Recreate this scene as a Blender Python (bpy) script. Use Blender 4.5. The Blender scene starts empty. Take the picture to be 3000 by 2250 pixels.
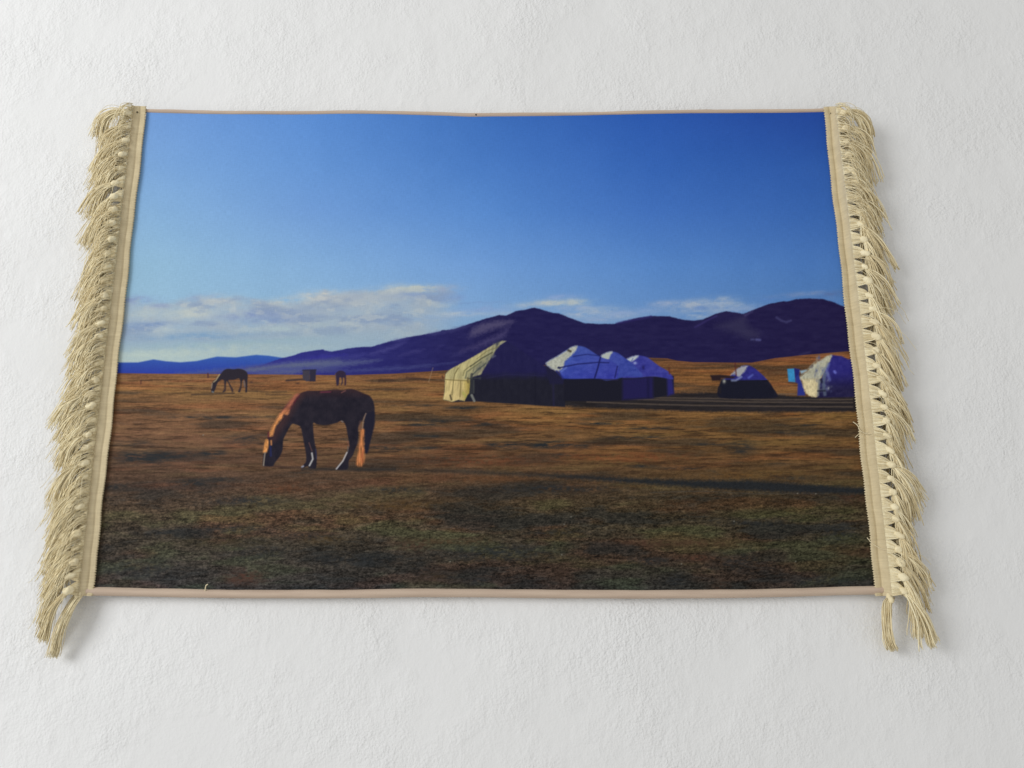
import bpy, math, random
import numpy as np

scene = bpy.context.scene
COL = scene.collection
RNG = np.random.RandomState(7)
random.seed(7)

# ------------------------------------------------------------------ camera
Z0 = 1.45                    # height of the lower edge of the print above the floor
GAP = 0.008                  # the cloth hangs this far off the plaster
CX, CZ, CN = 0.4806, 0.0322, 0.9215      # camera: right of the print's left edge, above its lower edge, off the cloth
SN, CS = 0.2221, 0.9750      # camera looks up a little
FPX = 2250.0
cam_data = bpy.data.cameras.new('camera')
cam = bpy.data.objects.new('camera', cam_data)
COL.objects.link(cam)
cam.location = (CX - 0.45, -GAP - CN, Z0 + CZ)
cam.rotation_euler = (math.pi/2 + math.asin(SN), 0, 0)
cam_data.sensor_width = 36
cam_data.lens = FPX/3000*36
cam_data.clip_start = 0.02
cam_data.clip_end = 50
scene.camera = cam

# ------------------------------------------------------------------ light: soft daylight from a window on the left
world = bpy.data.worlds.new('World')
scene.world = world
world.use_nodes = True
bg = world.node_tree.nodes['Background']
bg.inputs['Color'].default_value = (1.0, 0.993, 0.972, 1)
bg.inputs['Strength'].default_value = 0.545

def area(name, loc, target, size, size_y, power, color):
    l = bpy.data.lights.new(name, 'AREA')
    l.shape = 'RECTANGLE'; l.size = size; l.size_y = size_y
    l.energy = power; l.color = color
    o = bpy.data.objects.new(name, l)
    COL.objects.link(o)
    o.location = loc
    import mathutils
    d = mathutils.Vector(target) - mathutils.Vector(loc)
    o.rotation_euler = d.to_track_quat('-Z', 'Y').to_euler()
    return o
area('window_light', (-2.9, -2.2, 2.45), (0, 0, 1.75), 1.6, 1.7, 77, (0.97, 0.985, 1.0))

scene.view_settings.view_transform = 'Standard'
scene.view_settings.look = 'None'
scene.view_settings.exposure = 0
scene.view_settings.gamma = 1
scene.view_settings.use_curve_mapping = False
scene.cycles.max_bounces = 6

# ------------------------------------------------------------------ helpers
W, H = 0.90, 0.6129          # printed area

def T(px, py, d=0.0):
    """plan coordinates of the survey drawing -> (x, z) on the sheet lying d in front of the cloth"""
    a = (px - 1500)/FPX; b = -(py - 1125)/FPX
    n = CN - d
    # ray: right a, up_c b, fwd 1  -> up = b*CS + SN, normal = CS - b*SN
    up = b*CS + SN; fn = CS - b*SN
    return CX + a*n/fn, CZ + up*n/fn

def D(x, z):
    """(x, z) on the cloth -> plan coordinates of the drawing the print is painted from"""
    dx = x - CX; dz = z - CZ
    zc = CN*CS + dz*SN
    return 1500 + FPX*dx/zc, 1125 - FPX*(dz*CS - CN*SN)/zc

def P3(x, z, d):
    """sheet coordinates -> world"""
    return (x - 0.45, -GAP - d, Z0 + z)

def link(name, me, mat=None, parent=None, smooth=True):
    o = bpy.data.objects.new(name, me)
    COL.objects.link(o)
    if mat: me.materials.append(mat)
    if parent is not None: o.parent = parent
    if smooth:
        me.polygons.foreach_set('use_smooth', np.ones(len(me.polygons), dtype=bool))
    return o

def mesh_from(verts, faces, name='mesh'):
    me = bpy.data.meshes.new(name)
    me.from_pydata([tuple(v) for v in verts], [], faces)
    me.update()
    return me

def grid_mesh(co, name='grid', flip=False):
    """co: (rows, cols, 3) array -> quad grid mesh, fast"""
    r, c, _ = co.shape
    me = bpy.data.meshes.new(name)
    me.vertices.add(r*c)
    me.vertices.foreach_set('co', co.reshape(-1).astype(np.float32))
    i = np.arange((r-1)*c).reshape(r-1, c)[:, :-1].reshape(-1)
    q = np.stack([i, i+1, i+c+1, i+c], 1)
    if flip: q = q[:, ::-1]
    n = len(q)
    me.loops.add(n*4)
    me.loops.foreach_set('vertex_index', q.reshape(-1).astype(np.int32))
    me.polygons.add(n)
    me.polygons.foreach_set('loop_start', np.arange(0, n*4, 4, dtype=np.int32))
    me.update(calc_edges=True)
    me.validate()
    return me

def srgb(r, g, b):
    c = np.array([r, g, b], float)/255
    return tuple(np.where(c <= 0.04045, c/12.92, ((c+0.055)/1.055)**2.4))

class NT:
    """small node helper"""
    def __init__(self, name):
        self.mat = bpy.data.materials.new(name)
        self.mat.use_nodes = True
        self.t = self.mat.node_tree
        self.b = self.t.nodes['Principled BSDF']
    def n(self, typ, **kw):
        nd = self.t.nodes.new(typ)
        for k, v in kw.items():
            if k in nd.inputs.keys() if isinstance(k, str) else False: nd.inputs[k].default_value = v
            else: setattr(nd, k, v)
        return nd
    def l(self, a, b): self.t.links.new(a, b)

def math_node(m, op, a, b=None):
    nd = m.t.nodes.new('ShaderNodeMath'); nd.operation = op
    for k, v in enumerate((a, b)):
        if v is None: continue
        if isinstance(v, (int, float)): nd.inputs[k].default_value = v
        else: m.l(v, nd.inputs[k])
    return nd.outputs[0]

def noise(m, vec, scale, detail=3, rough=0.55):
    nd = m.t.nodes.new('ShaderNodeTexNoise')
    nd.inputs['Scale'].default_value = scale
    nd.inputs['Detail'].default_value = detail
    nd.inputs['Roughness'].default_value = rough
    m.l(vec, nd.inputs['Vector'])
    return nd.outputs['Fac']

def mapping(m, vec, scale):
    nd = m.t.nodes.new('ShaderNodeMapping')
    nd.inputs['Scale'].default_value = scale
    m.l(vec, nd.inputs['Vector'])
    return nd.outputs['Vector']

def ramp(m, fac, stops):
    nd = m.t.nodes.new('ShaderNodeValToRGB')
    el = nd.color_ramp.elements
    while len(el) < len(stops): el.new(0.5)
    for e, (p, c) in zip(el, stops):
        e.position = p; e.color = (*c, 1)
    m.l(fac, nd.inputs['Fac'])
    return nd.outputs['Color']

def bump(m, height, strength, dist, normal=None):
    nd = m.t.nodes.new('ShaderNodeBump')
    nd.inputs['Strength'].default_value = strength
    nd.inputs['Distance'].default_value = dist
    m.l(height, nd.inputs['Height'])
    if normal is not None: m.l(normal, nd.inputs['Normal'])
    return nd.outputs['Normal']

# ------------------------------------------------------------------ materials
def plaster_mat():
    m = NT('white_plaster')
    tc = m.t.nodes.new('ShaderNodeTexCoord')
    v = tc.outputs['Object']
    fine = noise(m, v, 330, 2.5, 0.5)
    mid = noise(m, v, 120, 3, 0.55)
    patch = noise(m, v, 9, 3, 0.6)
    streak = noise(m, mapping(m, v, (130, 130, 80)), 1.0, 2, 0.5)
    amp = math_node(m, 'MAXIMUM', math_node(m, 'ADD', math_node(m, 'MULTIPLY', patch, 3.4), -1.15), 0.22)
    h = math_node(m, 'MULTIPLY', math_node(m, 'ADD', fine, math_node(m, 'ADD', mid, streak)), amp)
    nrm = bump(m, h, 0.62, 0.0019)
    m.l(nrm, m.b.inputs['Normal'])
    c = ramp(m, noise(m, v, 3.0, 4, 0.6), [(0.3, (0.80, 0.80, 0.795)), (0.7, (0.84, 0.84, 0.835))])
    m.l(c, m.b.inputs['Base Color'])
    m.b.inputs['Roughness'].default_value = 0.75
    m.b.inputs['Specular IOR Level'].default_value = 0.25
    return m.mat

def print_mat():
    m = NT('printed_fabric')
    at = m.t.nodes.new('ShaderNodeAttribute'); at.attribute_name = 'print'
    tc = m.t.nodes.new('ShaderNodeTexCoord')
    v = tc.outputs['Object']
    # weave: fine thread grain over the ink
    warp = noise(m, mapping(m, v, (900, 1, 130)), 1.0, 2, 0.6)
    weft = noise(m, mapping(m, v, (130, 1, 900)), 1.0, 2, 0.6)
    w = math_node(m, 'ADD', warp, weft)
    k = math_node(m, 'ADD', math_node(m, 'MULTIPLY', w, 0.22), 0.78)
    mx = m.t.nodes.new('ShaderNodeMix'); mx.data_type = 'RGBA'; mx.blend_type = 'MULTIPLY'
    mx.inputs['Factor'].default_value = 1
    cmb = m.t.nodes.new('ShaderNodeCombineColor')
    for i in range(3): m.l(k, cmb.inputs[i])
    m.l(at.outputs['Color'], mx.inputs['A']); m.l(cmb.outputs['Color'], mx.inputs['B'])
    m.l(mx.outputs['Result'], m.b.inputs['Base Color'])
    m.l(bump(m, w, 0.25, 0.0006), m.b.inputs['Normal'])
    m.b.inputs['Roughness'].default_value = 0.6
    m.b.inputs['Specular IOR Level'].default_value = 0.12
    return m.mat

def yarn_mat(name, lo, hi):
    m = NT(name)
    tc = m.t.nodes.new('ShaderNodeTexCoord')
    v = tc.outputs['Object']
    oi = m.t.nodes.new('ShaderNodeObjectInfo')
    at = m.t.nodes.new('ShaderNodeAttribute'); at.attribute_name = 'tone'
    f = math_node(m, 'ADD', math_node(m, 'MULTIPLY', noise(m, v, 260, 3, 0.6), 0.45),
                  math_node(m, 'ADD', math_node(m, 'MULTIPLY', oi.outputs['Random'], 0.12), math_node(m, 'MULTIPLY', at.outputs['Fac'], 0.43)))
    m.l(ramp(m, f, [(0.25, lo), (0.7, hi)]), m.b.inputs['Base Color'])
    m.l(bump(m, noise(m, v, 1500, 2, 0.5), 0.5, 0.0004), m.b.inputs['Normal'])
    m.b.inputs['Roughness'].default_value = 0.9
    m.b.inputs['Specular IOR Level'].default_value = 0.1
    m.b.inputs['Sheen Weight'].default_value = 0.15
    return m.mat

def ribbon_mat():
    m = NT('ribbed_ribbon')
    tc = m.t.nodes.new('ShaderNodeTexCoord')
    v = tc.outputs['Object']
    wv = m.t.nodes.new('ShaderNodeTexWave')
    wv.bands_direction = 'Z'; wv.wave_type = 'BANDS'
    wv.inputs['Scale'].default_value = 260
    wv.inputs['Distortion'].default_value = 1.2
    wv.inputs['Detail'].default_value = 1
    m.l(v, wv.inputs['Vector'])
    n1 = noise(m, v, 55, 4, 0.6)
    n2 = noise(m, mapping(m, v, (40, 40, 620)), 1.0, 2, 0.6)
    m.l(ramp(m, math_node(m, 'ADD', math_node(m, 'MULTIPLY', n1, 0.5), math_node(m, 'MULTIPLY', n2, 0.5)), [(0.32, (0.60, 0.495, 0.305)), (0.68, (0.76, 0.645, 0.42))]), m.b.inputs['Base Color'])
    m.l(bump(m, wv.outputs['Fac'], 0.5, 0.0006), m.b.inputs['Normal'])
    m.b.inputs['Roughness'].default_value = 0.85
    m.b.inputs['Specular IOR Level'].default_value = 0.12
    return m.mat

def binding_mat():
    m = NT('binding_tape')
    tc = m.t.nodes.new('ShaderNodeTexCoord')
    v = tc.outputs['Object']
    n1 = noise(m, mapping(m, v, (14, 14, 200)), 1.0, 4, 0.6)
    m.l(ramp(m, n1, [(0.3, (0.52, 0.40, 0.31)), (0.7, (0.60, 0.475, 0.37))]), m.b.inputs['Base Color'])
    m.l(bump(m, noise(m, mapping(m, v, (1400, 300, 300)), 1.0, 2), 0.35, 0.0005), m.b.inputs['Normal'])
    m.b.inputs['Roughness'].default_value = 0.8
    m.b.inputs['Specular IOR Level'].default_value = 0.15
    return m.mat

def plain_mat(name, col, rough=0.6, metal=0.0):
    m = NT(name)
    tc = m.t.nodes.new('ShaderNodeTexCoord')
    c2 = tuple(min(1, c*1.35) for c in col)
    m.l(ramp(m, noise(m, tc.outputs['Object'], 900, 2), [(0.3, col), (0.7, c2)]), m.b.inputs['Base Color'])
    m.b.inputs['Roughness'].default_value = rough
    m.b.inputs['Metallic'].default_value = metal
    return m.mat

M_WALL = plaster_mat()
M_PRINT = print_mat()
M_YARN = yarn_mat('cream_yarn', (0.72, 0.595, 0.35), (0.97, 0.87, 0.60))
M_THREAD = yarn_mat('pale_thread', (0.62, 0.53, 0.34), (0.76, 0.66, 0.45))
M_RIBBON = ribbon_mat()
M_BIND = binding_mat()
M_NAIL = plain_mat('dark_nail', (0.045, 0.032, 0.018), 0.5, 0.4)
M_STITCH = plain_mat('olive_stitch', (0.16, 0.12, 0.05), 0.9)

# ------------------------------------------------------------------ numeric noise
_tab = np.random.RandomState(3).rand(256, 256)
def vnoise(x, y, s=0):
    x = x + s*37.17; y = y + s*91.73
    xi = np.floor(x).astype(int); yi = np.floor(y).astype(int)
    fx = x - xi; fy = y - yi
    fx = fx*fx*(3-2*fx); fy = fy*fy*(3-2*fy)
    a = _tab[yi & 255, xi & 255]; b = _tab[yi & 255, (xi+1) & 255]
    c = _tab[(yi+1) & 255, xi & 255]; d = _tab[(yi+1) & 255, (xi+1) & 255]
    return (a*(1-fx)+b*fx)*(1-fy) + (c*(1-fx)+d*fx)*fy
def fbm(x, y, o=4, s=0, g=0.5):
    t = 0; a = 1; w = 0
    for k in range(o):
        t = t + a*vnoise(x*2**k, y*2**k, s+k); w += a; a *= g
    return t/w
def sstep(a, b, x):
    t = np.clip((x-a)/(b-a), 0, 1)
    return t*t*(3-2*t)

# ------------------------------------------------------------------ wall
def build_wall():
    nx, nz = 260, 200
    xs = np.linspace(-1.5, 1.5, nx); zs = np.linspace(0.6, 2.9, nz)
    X, Z = np.meshgrid(xs, zs)
    Y = (fbm(X*3.0+20, Z*3.0+20, 3, 1)-0.5)*0.004 + (fbm(X*14+50, Z*14+50, 3, 4)-0.5)*0.0016
    Y = np.maximum(Y, -0.003)
    o = link('wall', grid_mesh(np.stack([X, Y, Z], -1), 'wall'), M_WALL)
    o['kind'] = 'structure'
    return o
build_wall()

# ------------------------------------------------------------------ outline of the cloth
TOP = [(430, 335.5), (700, 336), (850, 336), (1000, 332.2), (1150, 333), (1300, 336.5), (1380, 339.3), (1394, 340), (1410, 338.6),
       (1500, 337.5), (1700, 336), (1900, 332.3), (2100, 331.2), (2420, 332.5)]
BOT = [(275, 1721), (450, 1725), (700, 1729.5), (1000, 1729.5), (1180, 1726.5), (1420, 1727), (1600, 1729.5), (1960, 1730.5), (2200, 1727.5), (2565, 1718)]
_tp = np.array([T(*p) for p in TOP]); _bp = np.array([T(*p) for p in BOT])
def _smooth(xs, pts):
    z = np.interp(xs, pts[:, 0], pts[:, 1])
    k = np.exp(-np.linspace(-2, 2, 25)**2); k /= k.sum()
    return np.convolve(np.pad(z, 12, 'edge'), k, 'valid')
_lx = np.linspace(-0.02, 0.92, 500)
_lt = _smooth(_lx, _tp); _lb = _smooth(_lx, _bp)
ztop = lambda x: np.interp(x, _lx, _lt)
zbot = lambda x: np.interp(x, _lx, _lb)
def cloth_d(x, z):
    """how far the cloth bows off its mean sheet"""
    u = x/W; v = z/H
    a = 0.0016*np.sin(2.2*np.pi*u+0.6)*(0.4+0.6*v) + (fbm(u*4+9, v*3+4, 3, 11)-0.5)*0.004
    edge = 0.0035*np.exp(-u/0.05) + 0.004*np.exp(-(1-u)/0.05)
    return a + edge

# ------------------------------------------------------------------ the printed picture
NX, NY = 1240, 730
gx = np.linspace(-0.006, W+0.006, NX)
_a = np.linspace(0, 0.665, 600, endpoint=False); tt = np.concatenate([_a, np.linspace(0.665, 1, NY-600)])
GX = np.repeat(gx[None], NY, 0)
GZ = zbot(gx)[None]*(1-tt[:, None]) + ztop(gx)[None]*tt[:, None]
PX, PY = D(GX, GZ)
IMG = np.zeros((NY, NX, 3))

def lay(alpha, col, sl=None):
    """blend a colour (display values 0..255, tuple or array) into the picture"""
    col = np.asarray(col, float)
    if sl is None: sl = (slice(None), slice(None))
    IMG[sl] = IMG[sl]*(1-alpha[..., None]) + col*alpha[..., None]

def box(pts, pad):
    p = np.asarray(pts, float)
    x0, y0 = p.min(0)-pad; x1, y1 = p.max(0)+pad
    m = (PX >= x0) & (PX <= x1) & (PY >= y0) & (PY <= y1)
    r = np.where(m.any(1))[0]; c = np.where(m.any(0))[0]
    if len(r) == 0 or len(c) == 0: return None
    return (slice(r[0], r[-1]+1), slice(c[0], c[-1]+1))

def seg_dist(x, y, a, b):
    ax, ay = a; bx, by = b
    dx, dy = bx-ax, by-ay
    t = np.clip(((x-ax)*dx+(y-ay)*dy)/max(dx*dx+dy*dy, 1e-9), 0, 1)
    return np.hypot(x-ax-t*dx, y-ay-t*dy), t

def poly_alpha(pts, sl, aa, wob=0):
    x = PX[sl]; y = PY[sl]
    if wob:
        x = x + (fbm(PX[sl]/5, PY[sl]/5, 2, 61)-0.5)*wob*2; y = y + (fbm(PX[sl]/5, PY[sl]/5, 2, 62)-0.5)*wob*2
    dmin = np.full(x.shape, 1e9); ins = np.zeros(x.shape, bool)
    n = len(pts)
    for i in range(n):
        a = pts[i]; b = pts[(i+1) % n]
        d, _ = seg_dist(x, y, a, b)
        dmin = np.minimum(dmin, d)
        if a[1] != b[1]:
            c = ((a[1] > y) != (b[1] > y)) & (x < (b[0]-a[0])*(y-a[1])/(b[1]-a[1])+a[0])
            ins ^= c
    sd = np.where(ins, dmin, -dmin)
    return np.clip(sd/aa*0.5+0.5, 0, 1)

def curve(pts, n=5, closed=True):
    p = np.asarray(pts, float); m = len(p); out = []
    for i in range(m if closed else m-1):
        if closed: a, b, c, d = p[(i-1) % m], p[i], p[(i+1) % m], p[(i+2) % m]
        else: a, b, c, d = p[max(i-1, 0)], p[i], p[i+1], p[min(i+2, m-1)]
        # centripetal-like: damp overshoot on long/short neighbours
        lb = np.linalg.norm(c-b)
        t1 = (c-a)*0.5; t2 = (d-b)*0.5
        k1 = min(1, lb/(np.linalg.norm(t1)+1e-9)); k2 = min(1, lb/(np.linalg.norm(t2)+1e-9))
        t1 = t1*k1; t2 = t2*k2
        for q in range(n):
            u = q/n
            out.append((2*u**3-3*u*u+1)*b+(u**3-2*u*u+u)*t1+(-2*u**3+3*u*u)*c+(u**3-u*u)*t2)
    if not closed: out.append(p[-1])
    return [tuple(v) for v in out]

def poly(pts, col, aa=1.6, alpha=1.0, wob=0, smooth=False):
    if smooth: pts = curve(pts)
    sl = box(pts, aa+2)
    if sl is None: return
    a = poly_alpha(pts, sl, aa, wob)*(alpha(PX[sl], PY[sl]) if callable(alpha) else alpha)
    if callable(col): col = col(PX[sl], PY[sl])
    lay(a, col, sl)

def stroke(pts, w, col, soft=1.5, alpha=1.0, w2=None, wob=0, taper=False):
    sl = box(pts, w+soft+2)
    if sl is None: return
    x = PX[sl]; y = PY[sl]
    if wob:
        y = y + (fbm(x/9, y/3, 2, 71)-0.5)*wob*2
    best = np.full(x.shape, -1e9)
    n = len(pts)-1
    for i in range(n):
        d, t = seg_dist(x, y, pts[i], pts[i+1])
        ww = w if w2 is None else w + (w2-w)*((i+t)/n)
        if taper: ww = w*np.sin(np.pi*np.clip((i+t)/n, 0.001, 0.999))**0.7 - soft*0.6*(1-np.sin(np.pi*np.clip((i+t)/n, 0.001, 0.999))**0.5)
        best = np.maximum(best, ww/2-d)
    lay(np.clip(best/soft*0.5+0.5, 0, 1)*alpha, col, sl)

def blob(cx, cy, rx, ry, col, alpha=1.0, rot=0, nz=0.0, seed=0, sx=14, sy=5, p=1.0):
    R = max(rx, ry)*2.4
    sl = box([(cx-R, cy-R), (cx+R, cy+R)], 1)
    if sl is None: return
    x = PX[sl]-cx; y = PY[sl]-cy
    c, s = math.cos(rot), math.sin(rot)
    u = (x*c+y*s)/rx; v = (-x*s+y*c)/ry
    g = np.exp(-(u*u+v*v)**p)
    if nz:
        f = fbm(PX[sl]/sx, PY[sl]/sy, 4, seed, 0.6)
        g = g*np.clip(1+(f-0.5)*2*nz*2.2, 0, 2)
    lay(np.clip(g*alpha, 0, 1), col, sl)

def Zm(x0, y0, s):
    return lambda *pts: [(x0+a/s, y0+b/s) for a, b in pts]

def paint():
    # --- sky: a deep-blue to pale gradient, bilinear table
    ys = [330, 480, 620, 780, 880, 960, 1020, 1070]
    xs = [300, 450, 900, 1400, 1900, 2440]
    tab = np.array([
        [(113,154,208),(110,151,208),(90,138,206),(64,112,187),(46,90,174),(38,72,154)],
        [(122,164,210),(119,160,210),(100,146,208),(76,124,196),(56,102,182),(48,90,168)],
        [(132,171,209),(130,170,210),(112,154,210),(90,138,205),(68,114,190),(58,102,176)],
        [(143,180,206),(141,179,207),(131,171,212),(113,156,212),(90,136,200),(74,118,184)],
        [(146,182,205),(145,181,206),(138,175,208),(122,162,208),(98,140,196),(80,122,180)],
        [(142,176,200),(142,176,202),(140,172,200),(130,165,200),(112,148,194),(96,130,180)],
        [(150,176,190),(152,178,190),(148,174,192),(140,168,196),(125,155,195),(110,140,185)],
        [(168,186,186),(168,186,186),(162,182,190),(150,172,192),(130,160,195),(115,145,185)]], float)
    yi = np.interp(PY, ys, range(len(ys))); xi = np.interp(PX, xs, range(len(xs)))
    y0 = np.clip(np.floor(yi).astype(int), 0, len(ys)-2); x0 = np.clip(np.floor(xi).astype(int), 0, len(xs)-2)
    fy = (yi-y0)[..., None]; fx = (xi-x0)[..., None]
    IMG[:] = (tab[y0, x0]*(1-fx)+tab[y0, x0+1]*fx)*(1-fy) + (tab[y0+1, x0]*(1-fx)+tab[y0+1, x0+1]*fx)*fy
    IMG[:] += ((fbm(PX/60, PY/60, 4, 5)-0.5)*4)[..., None]

    # --- clouds
    edge = np.interp(PX, [330, 400, 560, 640, 760, 880, 950, 1010, 1080, 1150, 1230, 1290, 1340, 1370],
                         [868, 872, 872, 862, 872, 874, 850, 846, 848, 834, 836, 840, 848, 880])
    env = sstep(0, 26, PY-edge+(fbm(PX/40, PY/18, 4, 20)-0.5)*34)*(1-sstep(980, 1012, PY+(fbm(PX/50, PY/14, 3, 24)-0.5)*30))
    env *= 1-sstep(1250, 1390, PX+(PY-840)*0.3)
    tex = fbm(PX/85, PY/42, 5, 21, 0.52)
    lay(np.clip(env*(0.80+1.2*(tex-0.45)), 0, 0.93), (160, 172, 184))
    dk = fbm(PX/95, PY/34, 4, 28, 0.5)
    lay(np.clip(env*sstep(0.45, 0.68, dk)*0.8, 0, 1), (128, 147, 178))
    hl = fbm(PX/36, PY/20, 4, 35, 0.55)
    lay(np.clip(env*sstep(0.54, 0.72, hl)*0.55, 0, 1), (184, 190, 190))
    ft = sstep(945, 985, PY+(fbm(PX/70, PY/26, 3, 38)-0.5)*30)*(1-sstep(1020, 1060, PY))*(1-sstep(1150, 1420, PX))
    lay(ft*(0.30+0.5*fbm(PX/110, PY/22, 4, 39)), (146, 166, 184))
    for cx, cy, rx, ry, c, a in [
        (390,885,55,10,(132,150,190),.8), (480,898,35,6,(140,156,186),.7), (600,872,40,8,(138,158,190),.6),
        (560,920,60,16,(182,190,188),.8), (460,920,80,14,(168,182,188),.8), (680,915,50,12,(170,182,190),.7),
        (640,880,50,12,(176,184,188),.6), (740,925,75,10,(132,150,186),.85), (800,938,70,9,(130,150,184),.75),
        (440,955,70,8,(126,148,182),.85), (500,965,30,10,(172,186,192),.7), (600,985,150,9,(126,156,186),.75),
        (840,885,70,10,(180,186,188),.75), (940,866,55,12,(190,192,190),.85), (1000,880,70,16,(172,180,186),.7),
        (900,905,70,12,(150,166,186),.7), (830,962,110,7,(164,182,190),.7), (960,945,80,12,(160,176,186),.7),
        (1060,875,60,14,(160,172,186),.75), (1110,862,50,14,(165,176,186),.8), (1160,848,30,12,(184,190,190),.85),
        (1230,845,60,9,(180,188,186),.9), (1300,846,40,9,(150,164,190),.7), (1220,862,60,8,(138,158,190),.7),
        (1140,895,50,16,(160,176,192),.7), (1080,915,100,10,(156,174,190),.6), (1320,872,40,9,(126,152,196),.6),
        (700,1008,260,10,(140,168,182),.6), (600,1032,260,16,(170,186,184),.75), (450,1045,120,14,(174,190,186),.8),
        (940,1000,160,14,(150,172,186),.5), (1080,990,110,12,(152,172,188),.55), (820,1020,140,10,(160,180,186),.6),
        (1320,918,45,5,(176,188,196),.85), (1360,921,60,5,(166,180,198),.7), (1260,935,110,12,(140,166,196),.6), (1420,905,80,10,(134,162,204),.6),
        (1400,886,60,3,(118,146,190),.5),
        (1620,885,70,7,(178,186,188),.85), (1680,884,40,8,(172,184,190),.8), (1560,893,40,6,(164,178,196),.8), (1690,900,60,6,(150,170,200),.6),
        (1640,868,50,6,(146,166,206),.5), (1480,918,60,8,(146,170,200),.6), (1700,918,70,10,(158,174,196),.7), (1760,908,50,8,(160,176,196),.75),
        (1800,925,80,9,(148,168,196),.7), (1840,915,60,7,(142,164,200),.6), (1760,936,50,7,(140,162,196),.7), (1880,912,40,6,(134,158,200),.5),
        (1960,888,50,7,(146,164,196),.75), (2030,895,70,12,(158,172,192),.8), (2110,885,40,12,(160,174,194),.8), (2130,900,50,10,(156,172,192),.8),
        (2050,918,60,12,(152,170,194),.75), (2180,905,50,8,(140,162,196),.7), (2230,900,40,5,(120,148,192),.5), (2060,902,40,5,(104,136,190),.6),
        (2300,868,60,5,(104,132,180),.75), (2370,862,50,5,(116,140,182),.7), (2440,864,50,6,(88,114,164),.7), (2430,878,40,6,(98,128,178),.6),
        (2250,878,40,4,(96,130,190),.5)]:
        blob(cx, cy, rx*1.1, ry*1.25, c, a*0.9, rot=-0.05, nz=0.72, seed=int(cx) % 97, sx=30, sy=12)

    # --- far blue ridge on the left
    far = [(300,1066),(359,1065),(409,1064),(453,1055),(489,1060),(531,1063),(579,1059),(638,1046),(692,1048),(752,1040.5),(788,1043),(829,1049),(860,1060),(860,1110),(300,1110)]
    poly(far, lambda x, y: np.stack([52-(y-1045)*0.18, 88-(y-1045)*0.55, 166-(y-1045)*0.30], -1), 2.2)
    # --- main dark range
    rid = [(560,1097),(640,1089),(700,1082),(770,1070),(829,1049),(859,1042),(886,1033),(915,1028),(946,1023.5),(952,1027),(972,1030),(1019,1021),(1052,1017),
           (1088,1016),(1139,1001),(1189,989),(1244,979),(1290,970),(1296,966),(1309,966.5),(1334,962),(1377,947.5),(1424,932),(1464,922),(1482,924),(1511,910),
           (1537,906),(1565,899.5),(1587,905),(1620,915),(1638,916.5),(1670,929.5),(1690,937),(1712,945),(1754,947.7),(1800,947.7),(1833,939),(1870,930),(1908,925),(1962,926),
           (1999,936),(2033,939),(2058,936),(2099,918.5),(2128,911.5),(2157,916),(2178,920.6),(2199,911.5),(2249,892),(2295,883),(2303,885),(2332,878),
           (2365,876.5),(2407,879),(2436,888),(2461,900),(2520,922),(2520,1110),(560,1110)]
    def mcol(x, y):
        t = np.clip((x-850)/600, 0, 1)[..., None]
        c = np.array([47, 48, 126.])*(1-t)+np.array([36, 33, 76.])*t
        t2 = np.clip((x-1600)/800, 0, 1)[..., None]
        c = c*(1-t2)+np.array([36, 31, 68.])*t2
        return c + ((fbm(x/26, y/8, 4, 31)-0.5)*12)[..., None]
    poly(rid, mcol, 2.0, wob=0.8)
    z6 = Zm(340, 800, 3.3515); z7 = Zm(900, 800, 2.765); z8 = Zm(1600, 800, 2.404)
    # grey foothill sweep on the left
    poly([(520,1097),(620,1088),(700,1081),(780,1073),(840,1066),(900,1058),(990,1050),(1000,1062),(900,1080),(860,1096)], (92,100,128), 9, .7, wob=4)
    for p, w, c, a in [(z6((1000,955),(1500,905),(1900,850)), 7, (66,70,138), .7), (z6((1100,975),(1700,905),(2212,880)), 10, (98,106,128), .75),
                       (z6((1300,985),(1700,950),(2212,925)), 8, (60,66,140), .6), (z6((1350,1000),(1800,965),(2212,945)), 8, (92,100,126), .6),
                       (z7((0,690),(130,680),(330,660)), 8, (58,54,150), .6),
                       (z7((0,770),(250,740),(610,705)), 16, (90,98,130), .75), (z7((60,800),(400,790),(800,768),(1230,720)), 7, (74,80,128), .75),
                       (z7((120,830),(600,815),(1100,775)), 9, (44,44,106), .6),
                       (z7((480,668),(640,625),(800,560)), 9, (80,78,136), .65), (z7((240,690),(420,670),(480,650)), 6, (74,74,140), .5),
                       (z7((740,670),(850,640),(960,620)), 6, (78,74,128), .6), (z7((1040,610),(1110,585)), 5, (62,58,112), .5),
                       (z7((1150,680),(1280,640)), 7, (62,60,108), .5), (z7((680,550),(830,530)), 5, (90,90,150), .5),
                       (z7((960,500),(1120,470)), 6, (88,90,140), .5), (z7((1100,480),(1200,455),(1330,415)), 8, (82,82,128), .5)]:
        stroke(p, w*1.1, c, 6, a*0.85, wob=4, taper=True)
    poly(z7((1310,520),(1340,450),(1420,405),(1560,380),(1680,385),(1600,425),(1480,460),(1400,490)), (84,78,110), 8, .8, wob=5)
    poly(z7((1230,640),(1400,560),(1530,500),(1640,430),(1600,510),(1450,585)), (72,66,106), 8, .75, wob=5)
    poly(z8((1190,375),(1300,335),(1400,300),(1420,370),(1500,420),(1490,460),(1420,468),(1300,410)), (58,55,84), 12, .65, wob=5)
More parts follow.
